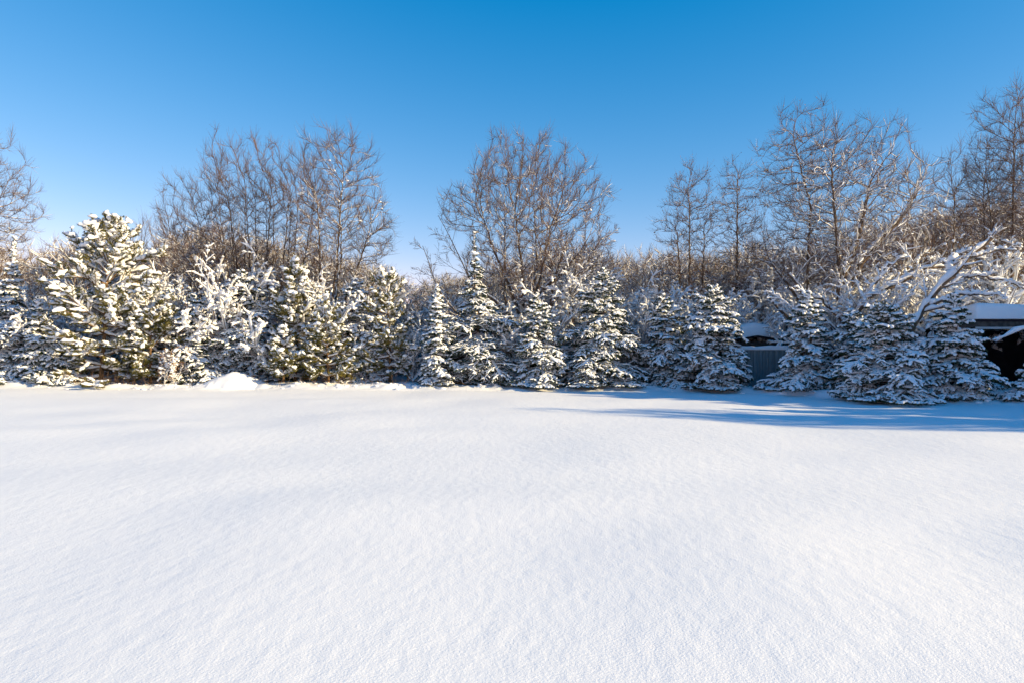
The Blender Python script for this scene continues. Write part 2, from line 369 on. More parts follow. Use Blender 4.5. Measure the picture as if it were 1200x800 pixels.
# ------------------------------------------------------------------ bare broadleaf trees
def stem(x, y, z, az, el, L, r, trop=0.04, N=10, wig=0.04, r1=0.22):
    d = np.array([[math.cos(R(az)) * math.cos(R(el)), math.sin(R(az)) * math.cos(R(el)), math.sin(R(el))]])
    P = march(np.array([[x, y, z]], float), d, np.array([float(L)]), N, trop, wig)
    return P, (r * np.linspace(1, r1, N))[None]
def path(pts, r0, r1=0.02, N=10):
    pts = np.array(pts, float); s = np.concatenate([[0], np.cumsum(np.linalg.norm(np.diff(pts, axis=0), axis=1))])
    q = np.linspace(0, s[-1], N); P = np.stack([np.interp(q, s, pts[:, i]) for i in range(3)], -1)
    P[1:-1] += rng.normal(0, 0.03, (N - 2, 3)); return P[None], np.linspace(r0, r1, N)[None]
def bare(name, x, Y, stems, label, cat='tree', seed=0, n=(9, 8, 6), ratio=(0.42, 0.5, 0.6), ang=(40, 40, 32), trop=(0.07, 0.06, 0.04),
         snow=1.0, zref=8.0, cover=(0.9, 0.7, 0.45, 0.15), twig='twig', leaves=0, group=None, t0=0.22, fine=0.0072, keep=0.85, snow_base=0.012, cap=0.16, m_=12, forks=0, fit=None, fall=0.42, ml=(0.25, 0.12, 0.08)):
    global rng
    rng = np.random.default_rng(5000 + seed)
    stems = stems()
    root = empty(name, (x, Y, gz1(x, Y) - 0.05)); tag(root, label, cat, group)
    def rs(A, m=m_):
        q = np.linspace(0, A.shape[1] - 1, m); i = np.minimum(q.astype(int), A.shape[1] - 2); f = q - i
        return A[:, i] * (1 - f[None, :, None]) + A[:, i + 1] * f[None, :, None] if A.ndim == 3 else A[:, i] * (1 - f) + A[:, i + 1] * f
    stems = [(rs(a), rs(b)) for a, b in stems]
    n = (int(n[0] * 1.5), int(n[1] * 1.35), int(n[2] * 1.3))
    SP = np.concatenate([s[0] for s in stems])
    if m_ > 12: SP[:, 1:-1] += rng.normal(0, 0.022, SP[:, 1:-1].shape)
    SR = np.concatenate([s[1] for s in stems])
    if forks:
        PF, RF = sprout(SP, SR, forks, 0.35, 0.9, 27, 7, 0.62, 0.25, SP.shape[1], 0.02, 0.05, rr=0.7, minlen=0.8)
        SP = np.concatenate([SP, PF]); SR = np.concatenate([SR, RF])
    P1, R1 = sprout(SP, SR, n[0], t0, 0.98, ang[0], 9, ratio[0], fall, 8, trop[0], 0.07, keep=keep, rr=0.5, minlen=ml[0])
    P2, R2 = sprout(P1, R1, n[1], 0.15, 0.97, ang[1], 9, ratio[1] * 1.1, 0.45, 6, trop[1], 0.06, keep=keep, rr=0.55, minlen=ml[1])
    R2 = np.maximum(R2, fine * 0.8)
    P3, R3 = sprout(P2, R2, n[2], 0.15, 0.98, ang[2], 9, ratio[2] * 1.15, 0.35, 4, trop[2], 0.06, keep=keep, rr=0.6, minlen=ml[2])
    R3 = np.maximum(R3 * 0 + fine, fine) * np.array([1, 0.9, 0.7, 0.4])
    if fit:
        k = fit / np.percentile(P3[..., 2], 99.93); SP, P1, P2, P3 = SP * k, P1 * k, P2 * k, P3 * k
    build('trunk', [tubes(SP, SR, K=8), tubes(P1, R1, K=5)], M['bark'], root)
    cr = [tubes(P2, R2, K=3), tubes(P3, R3, K=3)]
    build('crown', cr, M[twig], root)
    sn = [snow_on(SP, SR, snow, 1.0, 0.9, snow_base, 6, cap * 1.3, zref), snow_on(P1, R1, snow, cover[1], 1.0, snow_base, 5, cap, zref),
          snow_on(P2, R2, snow, cover[2], 1.1, snow_base, 4, cap, zref), snow_on(P3, R3, snow, cover[3], 1.0, snow_base * 0.9, 4, cap, zref)]
    # clods held in forks
    C = np.concatenate([P1[:, 0], P2[:, 1], P2[:, 3]]); C = C[rng.random(len(C)) < 0.12 * snow * np.clip(1.5 - 1.5 * C[:, 2] / zref, 0.0, 1)]; k = len(C)
    if k: sn.append(lumps(C + [0, 0, 0.03], rng.uniform(0.03, 0.085, k) * min(snow, 1.3), rng.uniform(0.02, 0.05, k) * min(snow, 1.3), 6, 3))
    build('snow_clumps', sn, M['snow'], root)
    if leaves:
        sel = P3[rng.integers(0, len(P3), leaves)]
        build('withered_leaves', [tufts(sel, 2, 0.07, 0.045, 1.2)], M['leaf'], root, smooth=False)
    return root

def colonize(env, trunks, natt, step=0.22, di=2.4, dk=0.30, up=0.26, wig=0.10, iters=170):
    A = []
    vol = np.array([e[2]**2 * e[3] for e in env]); cnt = np.maximum((natt * vol / vol.sum()).astype(int), 30)
    for e, c in zip(env, cnt):
        q = unit(rng.normal(0, 1, (c, 3))) * (rng.random((c, 1))**(1 / 2.6))
        ry = e[4] if len(e) > 4 else e[2]
        f1 = rng.random(3) * 6.28; az_ = np.arctan2(q[:, 1], q[:, 0]); q *= (1 + 0.10 * np.sin(3 * az_ + f1[0] + 2 * q[:, 2]) + 0.08 * np.sin(7 * q[:, 2] + f1[1]) + 0.07 * np.sin(5 * q[:, 0] * 2 + f1[2]))[:, None]
        q[:, 2] = np.where(q[:, 2] < 0, q[:, 2], q[:, 2] * (1 - 0.12 * rng.random(c)))
        A.append(q * [e[2], ry, e[3]] * (1 + rng.normal(0, 0.05, (c, 1))) + [e[0], 0, e[1]])
    A = np.concatenate(A)
    pos, par, seedr = [], [], []
    for tp in trunks:
        tp = np.array(tp, float); sl = np.linalg.norm(np.diff(tp, axis=0), axis=1); cs = np.concatenate([[0], np.cumsum(sl)])
        q = np.arange(0, cs[-1], step); pts = np.stack([np.interp(q, cs, tp[:, i]) for i in range(3)], -1)
        pts[1:] += rng.normal(0, 0.018, (len(pts) - 1, 3))
        if pos:                                     # a limb springs from the nearest node made so far
            k = int(np.argmin(np.linalg.norm(np.array(pos) - pts[0], axis=1))); pp = k if np.linalg.norm(pos[k] - pts[0]) < 0.6 else -1
        else: pp = -1
        for j, p in enumerate(pts): pos.append(p); par.append(pp); pp = len(pos) - 1; seedr.append(1 - 0.78 * j / len(pts))
    pos = np.array(pos); par = list(par)
    D = np.linalg.norm(A[:, None] - pos[None], axis=-1); near = D.argmin(1); dist = D.min(1)
    seen = set(); alive = dist > dk
    for it in range(iters):
        m = alive & (dist < di * (2.0 if it < 12 else 1.0))
        if not m.any(): break
        nodes, inv = np.unique(near[m], return_inverse=True)
        dv = unit(A[m] - pos[near[m]]); sm = np.zeros((len(nodes), 3)); np.add.at(sm, inv, dv)
        pd = np.array([pos[n] - pos[par[n]] if par[n] >= 0 else [0, 0, step] for n in nodes])
        d = unit(unit(sm) + unit(pd) * 0.75 + [0, 0, up] + rng.normal(0, wig, sm.shape))
        new = pos[nodes] + d * step; ok = []
        for j, n in enumerate(nodes):
            key = (int(n), int(d[j, 0] * 2.5 + 9), int(d[j, 1] * 2.5 + 9), int(d[j, 2] * 2.5 + 9))
            if key in seen: continue
            seen.add(key); ok.append(j)
        if not ok: break
        new = new[ok]; base = len(pos); pos = np.concatenate([pos, new]); par += [int(nodes[j]) for j in ok]
        dn = np.linalg.norm(A[:, None] - new[None], axis=-1); b = dn.argmin(1); bd = dn[np.arange(len(A)), b]
        up_ = bd < dist; near = np.where(up_, b + base, near); dist = np.where(up_, bd, dist); alive &= dist > dk
    return pos, np.array(par), np.array(seedr)
def crown_tree(name, x, Y, env, trunks, label, seed=0, natt=1400, cat='tree', group=None, snow=1.0, zref=8.0, twig='twig', leaves=0, r_tip=0.0062, r_max=0.17, tw=5, twl=0.5,
               cover=(1.0, 0.5, 0.07), snow_base=0.012, cap=0.12, fit=None, pexp=2.35, dens=1.5, r_limb=0.095, **kw):
    global rng
    rng = np.random.default_rng(9000 + seed)
    pos, par, seedr = colonize(env, trunks, int(natt * dens), **kw)
    n = len(pos); e = np.full(n, 0.0); kidn = np.zeros(n, int)
    for i in range(n):
        if par[i] >= 0: kidn[par[i]] += 1
    for i in range(n - 1, -1, -1):                   # thickness adds up towards the foot
        e[i] = max(e[i], r_tip**pexp)
        if par[i] >= 0: e[par[i]] += e[i]
    rad = e**(1 / pexp); rad = np.minimum(rad * min(1.0, r_max / rad.max()) if rad.max() > r_max else rad, r_max); rad = np.maximum(rad, r_tip * 0.8); rad[:len(seedr)] = np.maximum(rad[:len(seedr)] * 0.7, r_limb * seedr)
    if fit: pos = pos * (fit / (pos[:, 2].max() + 0.28 * twl))
    i = np.where(par >= 0)[0]; P = np.stack([pos[par[i]], pos[i]], 1)
    W = np.stack([np.minimum(rad[par[i]], rad[i] * 1.2), rad[i]], 1)
    root = empty(name, (x, Y, gz1(x, Y) - 0.05)); tag(root, label, cat, group)
    tk = np.zeros(n, bool)                          # the trunk is one connected piece: a limb is thick only if what carries it is
    for q in range(n): tk[q] = (rad[q] > 0.022) and (par[q] < 0 or tk[par[q]])
    thick = tk[i]
    build('trunk', [tubes(P[thick], W[thick], K=7)], M['bark'], root)
    thin = ~thick; T, TW = P[thin], W[thin]
    end = TW[:, 1] < 0.0125
    P3, R3 = sprout(T[end], TW[end], tw, 0.1, 1.0, 30, 10, twl / 0.22, 0.0, 5, 0.07, 0.06, keep=0.8, minlen=0.05)
    P3[:, 1:] += np.array([0, 0, 1.0]) * (np.linspace(0, 0.16, 5)[1:, None])
    R3 = np.full(P3.shape[:2], r_tip * 0.8) * np.array([1, 0.95, 0.8, 0.6, 0.35])
    build('crown', [tubes(T, TW, K=4), tubes(P3, R3, K=3)], M[twig], root)
    sn = [snow_on(P[thick], W[thick], snow, cover[0], 0.85, snow_base, 6, cap, zref, taper=False, rnd=(0.7, 1.15)), snow_on(T, TW, snow, cover[1], 1.0, snow_base * 0.6, 5, cap, zref, taper=False),
          snow_on(P3, R3, snow, cover[2], 1.0, snow_base * 0.8, 4, cap, zref)]
    C = pos[(kidn > 1)]; C = C[rng.random(len(C)) < 0.35 * snow * np.clip(1.4 - 1.4 * C[:, 2] / zref, 0.0, 1)]; k = len(C)
    if k: sn.append(lumps(C + [0, 0, 0.04], rng.uniform(0.04, 0.09, k), rng.uniform(0.025, 0.05, k), 6, 3))
    build('snow_clumps', sn, M['snow'], root)
    if leaves:
        sel = P3[rng.integers(0, len(P3), leaves)]
        build('withered_leaves', [tufts(sel, 2, 0.07, 0.04, 1.2)], M['leaf'], root, smooth=False)
    return root

def fan(k, L, r, e0=50, e1=88, z0=0.0, z1=0.3, sp=0.2, trop=0.03, azc=None):
    def f():
        out = []
        for i in range(k):
            az = (i * 360 / k + rng.uniform(-25, 25)) if azc is None else azc + rng.uniform(-60, 60)
            out.append(stem(rng.uniform(-sp, sp), rng.uniform(-sp, sp), rng.uniform(z0, z1), az, rng.uniform(e0, e1), L * rng.uniform(0.75, 1.05), r * rng.uniform(0.7, 1.1), trop, wig=0.05))
        return out
    return f

# ================================================================== fence, shed, shelter
def box(x0, x1, y0, y1, z0, z1):
    V = np.array([[a, b, c] for a in (x0, x1) for b in (y0, y1) for c in (z0, z1)], float)
    F = np.array([[0, 1, 3, 2], [4, 6, 7, 5], [0, 4, 5, 1], [2, 3, 7, 6], [0, 2, 6, 4], [1, 5, 7, 3]]); return V, F
def snow_slab(x0, x1, y0, y1, zf, h, seed=0, nx=60, ny=24, edge=0.18):
    """rounded bank of snow lying on a roof or rail; zf(x,y) gives the surface under it"""
    u, v = np.meshgrid(np.linspace(x0, x1, nx), np.linspace(y0, y1, ny))
    e = np.minimum(np.minimum(u - x0, x1 - u), np.minimum(v - y0, y1 - v)); e = np.clip(e / edge, 0, 1); e = np.sqrt(1 - (1 - e)**2)
    zt = zf(u, v) + h * e * (0.86 + 0.25 * vnoise(u * 1.3, v * 1.3, seed)) + 0.025 * vnoise(u * 5, v * 5, seed + 1)
    V1 = np.stack([u, v, zt], -1).reshape(-1, 3); V2 = np.stack([u, v, zf(u, v)], -1).reshape(-1, 3)
    i = np.arange(nx * ny).reshape(ny, nx); F1 = np.stack([i[:-1, :-1], i[:-1, 1:], i[1:, 1:], i[1:, :-1]], -1).reshape(-1, 4)
    b = np.concatenate([i[0], i[1:, -1], i[-1, ::-1][1:], i[::-1, 0][1:]]); o = nx * ny
    S = np.stack([b[:-1], b[:-1] + o, b[1:] + o, b[1:]], -1)
    return np.concatenate([V1, V2]), np.concatenate([F1, F1[:, ::-1] + o, S])

FA, FB, FH = np.array([-3.2, 31.2]), np.array([13.6, 28.9]), 1.62
fr = empty('metal_fence', (FA[0], FA[1], 0.0), math.atan2(FB[1] - FA[1], FB[0] - FA[0]))
tag(fr, 'dark slate green corrugated sheet metal fence behind the row of young spruces', 'fence')
FL = float(np.linalg.norm(FB - FA)); NP_ = 7
for k in range(NP_):
    a, b_ = FL * k / NP_ + 0.035, FL * (k + 1) / NP_ - 0.035
    s = np.arange(a, b_, 0.0301); ph = ((s - a) % 0.25) / 0.25
    dy = np.interp(ph, [0, 0.12, 0.26, 0.62, 0.76, 1], [0, 0, 0.055, 0.055, 0, 0])
    V = np.concatenate([np.stack([s, -dy, np.full_like(s, -0.2)], -1), np.stack([s, -dy, np.full_like(s, FH)], -1)])
    nV = len(s); j = np.arange(nV - 1); F = np.stack([j, j + 1, j + 1 + nV, j + nV], -1)
    p = build('panel', [(V, F)], M['fence'], fr, smooth=False)
    md = p.modifiers.new('thickness', 'SOLIDIFY'); md.thickness = 0.004
for k in range(NP_ + 1):
    build('post', [box(FL * k / NP_ - 0.03, FL * k / NP_ + 0.03, 0.012, 0.072, -0.3, FH + 0.03)], M['fence'], fr, smooth=False)
build('top_rail', [box(0.035, FL - 0.035, -0.07, 0.010, FH + 0.003, FH + 0.03)], M['trim'], fr, smooth=False)
rng = np.random.default_rng(4)
build('snow_cover', [snow_slab(0.0, FL, -0.09, 0.085, lambda u, v: u * 0 + FH + 0.031, 0.15, 31, 420, 10, 0.07)], M['snow'], fr)

sh = empty('garden_shed', (11.25, 31.6, 0)); tag(sh, 'small low wooden shed with a snow laden roof just behind the sheet fence', 'shed')
build('wall', [box(-1.1, 1.1, 0, 2.2, -0.2, 1.98)], M['wood'], sh, smooth=False)
zr = lambda u, v: 2.06 + 0.22 * np.clip(1 - np.abs(u) / 1.35, 0, 1)
V, F = box(-1.35, 1.35, -0.3, 2.4, 0, 1)
V = np.array([[-1.35, -.3, 1.99], [0, -.3, 2.22], [1.35, -.3, 1.99], [1.35, 2.4, 1.99], [0, 2.4, 2.22], [-1.35, 2.4, 1.99]]); V = np.concatenate([V, V + [0, 0, 0.06]])
F4 = np.array([[0, 1, 4, 5], [1, 2, 3, 4], [6, 11, 10, 7], [7, 10, 9, 8], [0, 6, 7, 1], [1, 7, 8, 2], [2, 8, 9, 3], [3, 9, 10, 4], [4, 10, 11, 5], [5, 11, 6, 0]])
build('roof', [(V, F4)], M['dark'], sh, smooth=False)
build('snow_cover', [snow_slab(-1.38, 1.38, -0.36, 2.4, zr, 0.55, 41, 50, 30, 0.35)], M['snow'], sh)
build('door', [box(-0.4, 0.4, -0.03, -0.003, -0.1, 1.75)], M['dark'], sh, smooth=False)

# open shelter at the right edge
Yc = 25.0; cp = empty('open_shelter', (X(1148, Yc), Yc, 0)); tag(cp, 'dark open shelter with thick snow on its flat roof at the right edge', 'shelter')
LX, LY = 7.0, 5.0; zr0 = 2.50
build('back_wall', [box(0.1, LX, LY - 0.1, LY, -0.2, zr0 - 0.02)], M['dark'], cp, smooth=False)
build('side_wall', [box(0.0, 0.097, 0.35, LY, -0.2, zr0 - 0.02)], M['dark'], cp, smooth=False)
build('side_wall', [box(LX + 0.003, LX + 0.1, 0.35, LY, -0.2, zr0 - 0.02)], M['dark'], cp, smooth=False)
for xx in (0.02, 2.9, 5.9): build('post', [box(xx, xx + 0.12, 0.05, 0.17, -0.3, zr0 - 0.02)], M['wood'], cp, smooth=False)
build('roof', [box(-0.35, LX + 0.3, -0.3, LY + 0.3, zr0, zr0 + 0.30)], M['wood'], cp, smooth=False)
build('fascia_trim', [box(-0.37, LX + 0.32, -0.345, -0.303, zr0 - 0.06, zr0 + 0.02)], M['trim'], cp, smooth=False)
build('fascia_board', [box(-0.37, LX + 0.32, -0.335, -0.303, zr0 + 0.023, zr0 + 0.22)], M['wood'], cp, smooth=False)
build('gutter', [box(-0.37, LX + 0.32, -0.36, -0.338, zr0 + 0.21, zr0 + 0.26)], M['dark'], cp, smooth=False)
build('snow_cover', [snow_slab(-0.40, LX + 0.35, -0.42, LY + 0.3, lambda u, v: u * 0 + zr0 + 0.303, 0.52, 51, 110, 60, 0.30)], M['snow'], cp)

# ================================================================== conifers
SP = [ # px, top, Y, R, label, seed, snow
 (12, 280, 31.3, 1.9, 'tall snow coated spruce at the far left edge of the photo', 1, 1.25),
 (48, 352, 30.4, 1.7, 'low dense spruce between the far left spruce and the big pine', 2, 1.1),
 (232, 345, 31.4, 1.8, 'snow loaded spruce behind the left slope of the snow mound', 3, 1.2),
 (282, 322, 32.2, 1.9, 'snow loaded spruce directly behind the snow mound', 4, 1.25),
 (420, 326, 31.8, 1.4, 'slim spruce with a snow plastered tip left of the twin topped pine', 5, 1.3),
 (509, 338, 29.5, 0.98, 'small narrow spruce with bright snow tiers standing alone in front', 6, 1.1),
 (562, 276, 31.0, 2.0, 'tall spruce with a needle thin spire beside the small narrow spruce', 7, 0.8),
 (630, 348, 29.3, 1.45, 'small drooping spruce in front of the fence below the big round crowned tree', 8, 1.05),
 (706, 318, 29.3, 2.3, 'broad spruce with a sunlit top in the middle of the row', 9, 0.88),
 (784, 346, 29.6, 1.7, 'shaded spruce between the broad sunlit topped one and the fence gap', 10, 1.0),
 (840, 336, 28.3, 1.5, 'spruce on the left side of the visible fence gap', 11, 1.1),
 (950, 342, 26.0, 1.5, 'spruce on the right side of the visible fence gap', 12, 1.15),
 (998, 368, 25.4, 1.5, 'half hidden spruce between the fence gap spruce and the wide blue shaded one', 13, 1.0),
 (1046, 362, 22.9, 1.75, 'wide blue shaded spruce nearest to the camera in the right hand row', 14, 1.1),
 (1122, 348, 22.5, 1.45, 'blue shaded spruce with lifted tips beside the open shelter', 15, 1.15),
 (1212, 420, 21.3, 0.95, 'small spruce cut off by the right edge in front of the shelter', 16, 1.1),
]
for px, top, Y, rad, lab, sd_, sn_ in SP:
    conifer('spruce_tree', px, top, Y, rad, lab, 'spruce', sd_, sn_, spire=sd_ in (7, 1))
PI_ = [
 (117, 259, 30.6, 2.65, 'large spreading pine with thick snow candles on its crown', 21, 1.25),
 (176, 335, 30.6, 1.7, 'olive green pine low at the right foot of the large spreading pine', 22, 1.0),
 (345, 312, 31.6, 2.0, 'tall olive pine right of the snow mound', 23, 1.2),
 (332, 385, 29.9, 1.15, 'low bushy pine touching the right end of the snow mound', 24, 1.1),
 (385, 352, 30.0, 1.35, 'low golden lit pine in front of the slim spruce', 25, 1.0),
 (457, 322, 31.2, 1.6, 'pine with two upright snow wrapped candles left of the small narrow spruce', 26, 1.2),
]
for px, top, Y, rad, lab, sd_, sn_ in PI_:
    conifer('pine_tree', px, top, Y, rad, lab, 'pine', sd_, sn_, open_=sd_ in (21, 26), chunk=1.55 if sd_ == 21 else 1.2)

# ================================================================== bare trees one can tell apart
def s_big():
    o = [path([(0, 0, 0), (0.05, 0, 1.5), (0.1, 0, 3.6)], 0.16, 0.13)]
    L = [(0.1, 0, 3.0, 180, 62, 8.2), (0.1, 0, 3.3, 0, 84, 8.8), (0.1, 0, 2.9, 5, 55, 8.0), (0.1, 0, 2.6, 0, 38, 6.6), (0.05, 0, 2.6, 200, 44, 5.2),
         (0.1, 0, 3.2, 80, 68, 8.3), (0.1, 0, 3.0, 270, 70, 8.0), (0.1, 0, 3.4, 150, 74, 8.6), (0.1, 0, 3.4, 30, 70, 8.4), (0.0, 0, 2.2, 320, 52, 6.2)]
    for x, y, z, az, el, l in L: o.append(stem(x, y, z, az, el, l * 0.80, 0.085, 0.03, wig=0.06))
    o.append(path([(-0.3, -0.1, 0.3), (-0.75, -0.1, 3), (-0.8, -0.1, 7.5), (-0.9, 0, 10.3)], 0.07, 0.015))
    return o
crown_tree('broadleaf_tree', X(610, 33), 33, [(0.2, 8.9, 4.0, 3.5, 3.4), (0.1, 6.2, 3.0, 2.0), (3.2, 6.6, 1.6, 1.1)], [[(0, 0, 0), (0.05, 0, 1.5), (0.1, 0, 3.0)], [(0.1, 0, 2.9), (-0.5, 0.1, 4.6), (-1.5, 0.2, 7.0), (-2.0, 0.2, 8.6)], [(0.1, 0, 3.0), (0.1, -0.2, 5.4), (-0.3, -0.3, 8.6)],
  [(0.1, 0, 2.8), (0.9, -0.1, 4.8), (1.6, 0, 8.0)], [(0.4, 0, 3.8), (2.0, -0.3, 5.4), (3.1, -0.4, 6.6)], [(0.1, 0, 2.6), (-1.3, -0.2, 4.0), (-2.6, -0.2, 5.0)], [(0.3, 0, 3.4), (0.9, 0.9, 6), (0.8, 1.4, 8)], [(-0.7, -0.1, 0.1), (-0.8, -0.1, 3), (-0.8, -0.1, 8.4)]],
  'big bare tree with a wide round crown at the centre of the photo', seed=1, natt=2300, fit=Z(152, 33), snow=1.0, zref=11, leaves=500)
def s_arc():
    return [path([(0.6, 0, 0), (0, 0, 2.2), (-1.6, 0, 3.1), (-2.6, 0, 4.4), (-3.3, 0, 6.4)], 0.07, 0.012),
            path([(0.6, 0, 0), (0.1, 0, 3.0), (-1.0, 0.3, 4.6), (-1.9, 0.3, 6.6), (-2.6, 0.3, 7.9)], 0.06, 0.012)]
bare('arching_tree', X(577, 32.3), 32.3, s_arc, 'thin arching bare tree bending left from beside the spruce spire', seed=2, n=(8, 6, 4), t0=0.4, ratio=(0.25, 0.5, 0.5), snow=0.8, zref=6)
def s_second():
    return [path([(0, 0, 0), (0.2, 0, 3.2), (0.4, 0, 5.5), (1.1, 0, 7.6)], 0.12, 0.03), stem(0.15, 0, 2.6, 5, 40, 5.0, 0.07), stem(0.3, 0, 4.2, 350, 48, 4.6, 0.06), stem(0.1, 0, 2.4, 190, 60, 4, 0.05)]
bare('leaning_tree', X(640, 32.5), 32.5, s_second, 'dark slanting trunk with snowy boughs just right of the big round crowned tree', seed=3, fit=Z(250, 32.5), n=(8, 8, 5), snow=1.5, zref=8)
def s_left():
    o = [path([(0, 0, 0), (-0.1, 0, 3), (0.15, 0, 6), (0.3, 0, 12.2)], 0.13, 0.012)]
    for z, az, el, l in [(2.2, 185, 52, 6.2), (3.0, 175, 60, 8.3), (2.6, 10, 74, 9.6), (2.2, 0, 66, 9.2), (3.2, 350, 48, 6.4), (2.6, 20, 40, 5.2), (4.4, 150, 66, 7.0), (5, 30, 60, 6.3), (3.0, 90, 66, 8), (3.0, 270, 66, 8), (1.8, 355, 56, 7.5), (2.0, 165, 78, 9.4)]:
        o.append(stem(0, 0, z, az, el, l * 0.84, 0.06, 0.03, wig=0.055))
    return o
crown_tree('broadleaf_tree', X(388, 33), 33, [(0.3, 8.8, 2.3, 3.9, 2.2), (1.9, 7.0, 1.5, 2.2), (-0.6, 5.6, 1.4, 1.8)], [[(0, 0, 0), (-0.1, 0, 3), (0.3, 0, 6), (0.6, 0, 10.4)], [(0, 0, 2.4), (-0.5, 0, 4.6), (-0.7, 0.1, 9)], [(0, 0, 2.6), (-1.4, -0.1, 4.2), (-2.6, -0.2, 5.2)], [(0, 0, 2.2), (0.9, 0, 4.5), (1.9, 0, 7.4)], [(0, 0, 3), (0.3, 0.8, 6), (0.2, 1.2, 8)]],
  'bare tree with a fanning crown left of centre beside the stem clump', seed=4, natt=1500, fit=Z(147, 33), snow=1.0, zref=11)
# clump of stems on the left
k = 0
for px, top, lean, lab in [(210, 245, 130, 'lowest outward leaning bare tree at the left end of the stem clump'), (232, 205, 118, 'left leaning bare tree second in the stem clump'),
                    (252, 152, 103, 'tallest bare tree near the left end of the stem clump'), (276, 165, 94, 'upright reddish bare tree left of the middle of the stem clump'),
                    (302, 160, 90, 'upright bare tree in the middle of the stem clump'), (322, 162, 88, 'upright bare tree right of the middle of the stem clump'),
                    (346, 168, 84, 'bare tree at the right end of the stem clump')]:
    Y = 34.5 + (k % 3) * 0.8; Ht = Z(top, Y)
    def st(Ht=Ht, lean=lean):
        o = []
        for i in range(4):
            l_ = lean + (i - 1.5) * 6 + rng.uniform(-3, 3)
            a = 0 if l_ < 90 else 180
            el = 90 - abs(90 - l_)
            o.append(stem(rng.uniform(-.35, .35), rng.uniform(-.4, .4), 0, a + rng.uniform(-50, 50), el, Ht * rng.uniform(0.76, 0.94) / max(math.sin(R(el)), 0.5) * 0.98, 0.06, 0.012, N=12))
        return o
    sgn = -math.tan(R(lean - 90)); dx = 14 * (lean > 95)
    top_x = sgn * Ht * 0.8; w_ = 1.25 if lean < 110 else 1.5
    tr_ = [[(0.28 * math.cos(j * 2.1), 0.3 * math.sin(j * 2.1), 0), (0.35 * math.cos(j * 2.1) + top_x * 0.3, 0.4 * math.sin(j * 2.1), Ht * 0.35), (0.7 * math.cos(j * 2.1) + top_x * 0.75, 0.7 * math.sin(j * 2.1), Ht * (0.78 - 0.05 * j))] for j in range(3 + (lean > 100))]
    crown_tree('stem_clump_tree', X(px + dx, Y) - top_x * 0.45, Y, [(top_x * 0.72, Ht * 0.70, w_, Ht * 0.30, 1.3), (top_x * 0.35, Ht * 0.42, w_ * 0.8, Ht * 0.2, 1.1)], tr_, lab, seed=10 + k, natt=560, fit=Ht, r_limb=0.065, snow=0.9, zref=9, dk=0.33, up=0.3)
    k += 1
# left edge tree
crown_tree('birch_tree', X(-44, 34), 34, [(1.5, 9.6, 2.4, 4.4), (1.2, 5.8, 2.2, 2.0)], [[(0, 0, 0), (0.1, 0, 5), (0.3, 0, 12)], [(0.1, 0, 3.4), (1.4, 0, 5.2), (2.8, 0, 6.4)], [(0.1, 0, 6), (1.2, 0, 8), (2.0, 0, 10)]], 'bare birch reaching in from beyond the left edge', seed=20, natt=1000, fit=Z(150, 34), zref=9, up=0.05)
# right of centre
def slim(Ht, k=3, spread=9):
    def f():
        o = [stem(0, 0, 0, 0, 89, Ht, 0.10, 0, N=12)]
        for i in range(k): o.append(stem(0, 0, rng.uniform(0.2, 2), i * 360 / k + 20, 90 - spread, Ht * rng.uniform(0.7, 0.88), 0.06, 0.01, N=12))
        return o
    return f
crown_tree('alder_tree', X(808, 36), 36, [(0, 8.2, 1.6, 3.2), (-0.4, 5.6, 1.7, 1.5)], [[(0, 0, 0), (0, 0, 9.4)], [(0.2, 0, 1), (0.7, 0, 5), (0.8, 0, 8)], [(-0.1, 0, 1), (-0.5, 0, 5), (-0.7, 0, 8)]], 'slim bare tree with withered leaves left of the paired slim trees', seed=30, natt=700, fit=Z(191, 36), zref=9, leaves=1600, up=0.0)
crown_tree('alder_tree', X(864, 36.5), 36.5, [(0, 8.6, 1.5, 3.0), (0.1, 5.6, 1.9, 1.8)], [[(0, 0, 0), (0, 0, 10.6)]], 'slim bare tree with a straight dark trunk right of the paired slim trees', seed=31, natt=700, fit=Z(188, 36.5), zref=9, leaves=1600, up=0.0)
def s_r1():
    o = [path([(0, 0, 0), (-0.05, 0, 4), (0.1, 0, 8), (-0.9, 0, 12.4)], 0.14, 0.012)]
    for z, az, el, l in [(2.0, 170, 45, 4.4), (3.2, 190, 35, 4.2), (4.8, 175, 40, 4.0), (6.5, 185, 48, 3.6), (8, 10, 58, 4.5), (5.5, 0, 60, 5.5), (8.2, 170, 66, 4.2), (2.6, 350, 62, 6)]:
        o.append(stem(0, 0, z, az, el, l * 0.85, 0.055, 0.03, wig=0.06))
    return o
crown_tree('alder_tree', X(947, 31.5), 31.5, [(-0.3, 9.3, 1.9, 3.4), (-0.6, 5.8, 2.2, 1.9)], [[(0, 0, 0), (-0.05, 0, 4), (0.1, 0, 8), (-0.7, 0, 11.2)], [(0, 0, 3), (-1.0, 0, 4.6), (-1.7, 0, 5.4)], [(0, 0, 2.2), (-1.2, 0, 3.2), (-2.0, 0, 4.2)]], 'tall bare tree with a drooping tipped top right of centre', seed=32, natt=1100, fit=Z(125, 31.5), snow=1.3, zref=11, leaves=900, up=0.05)
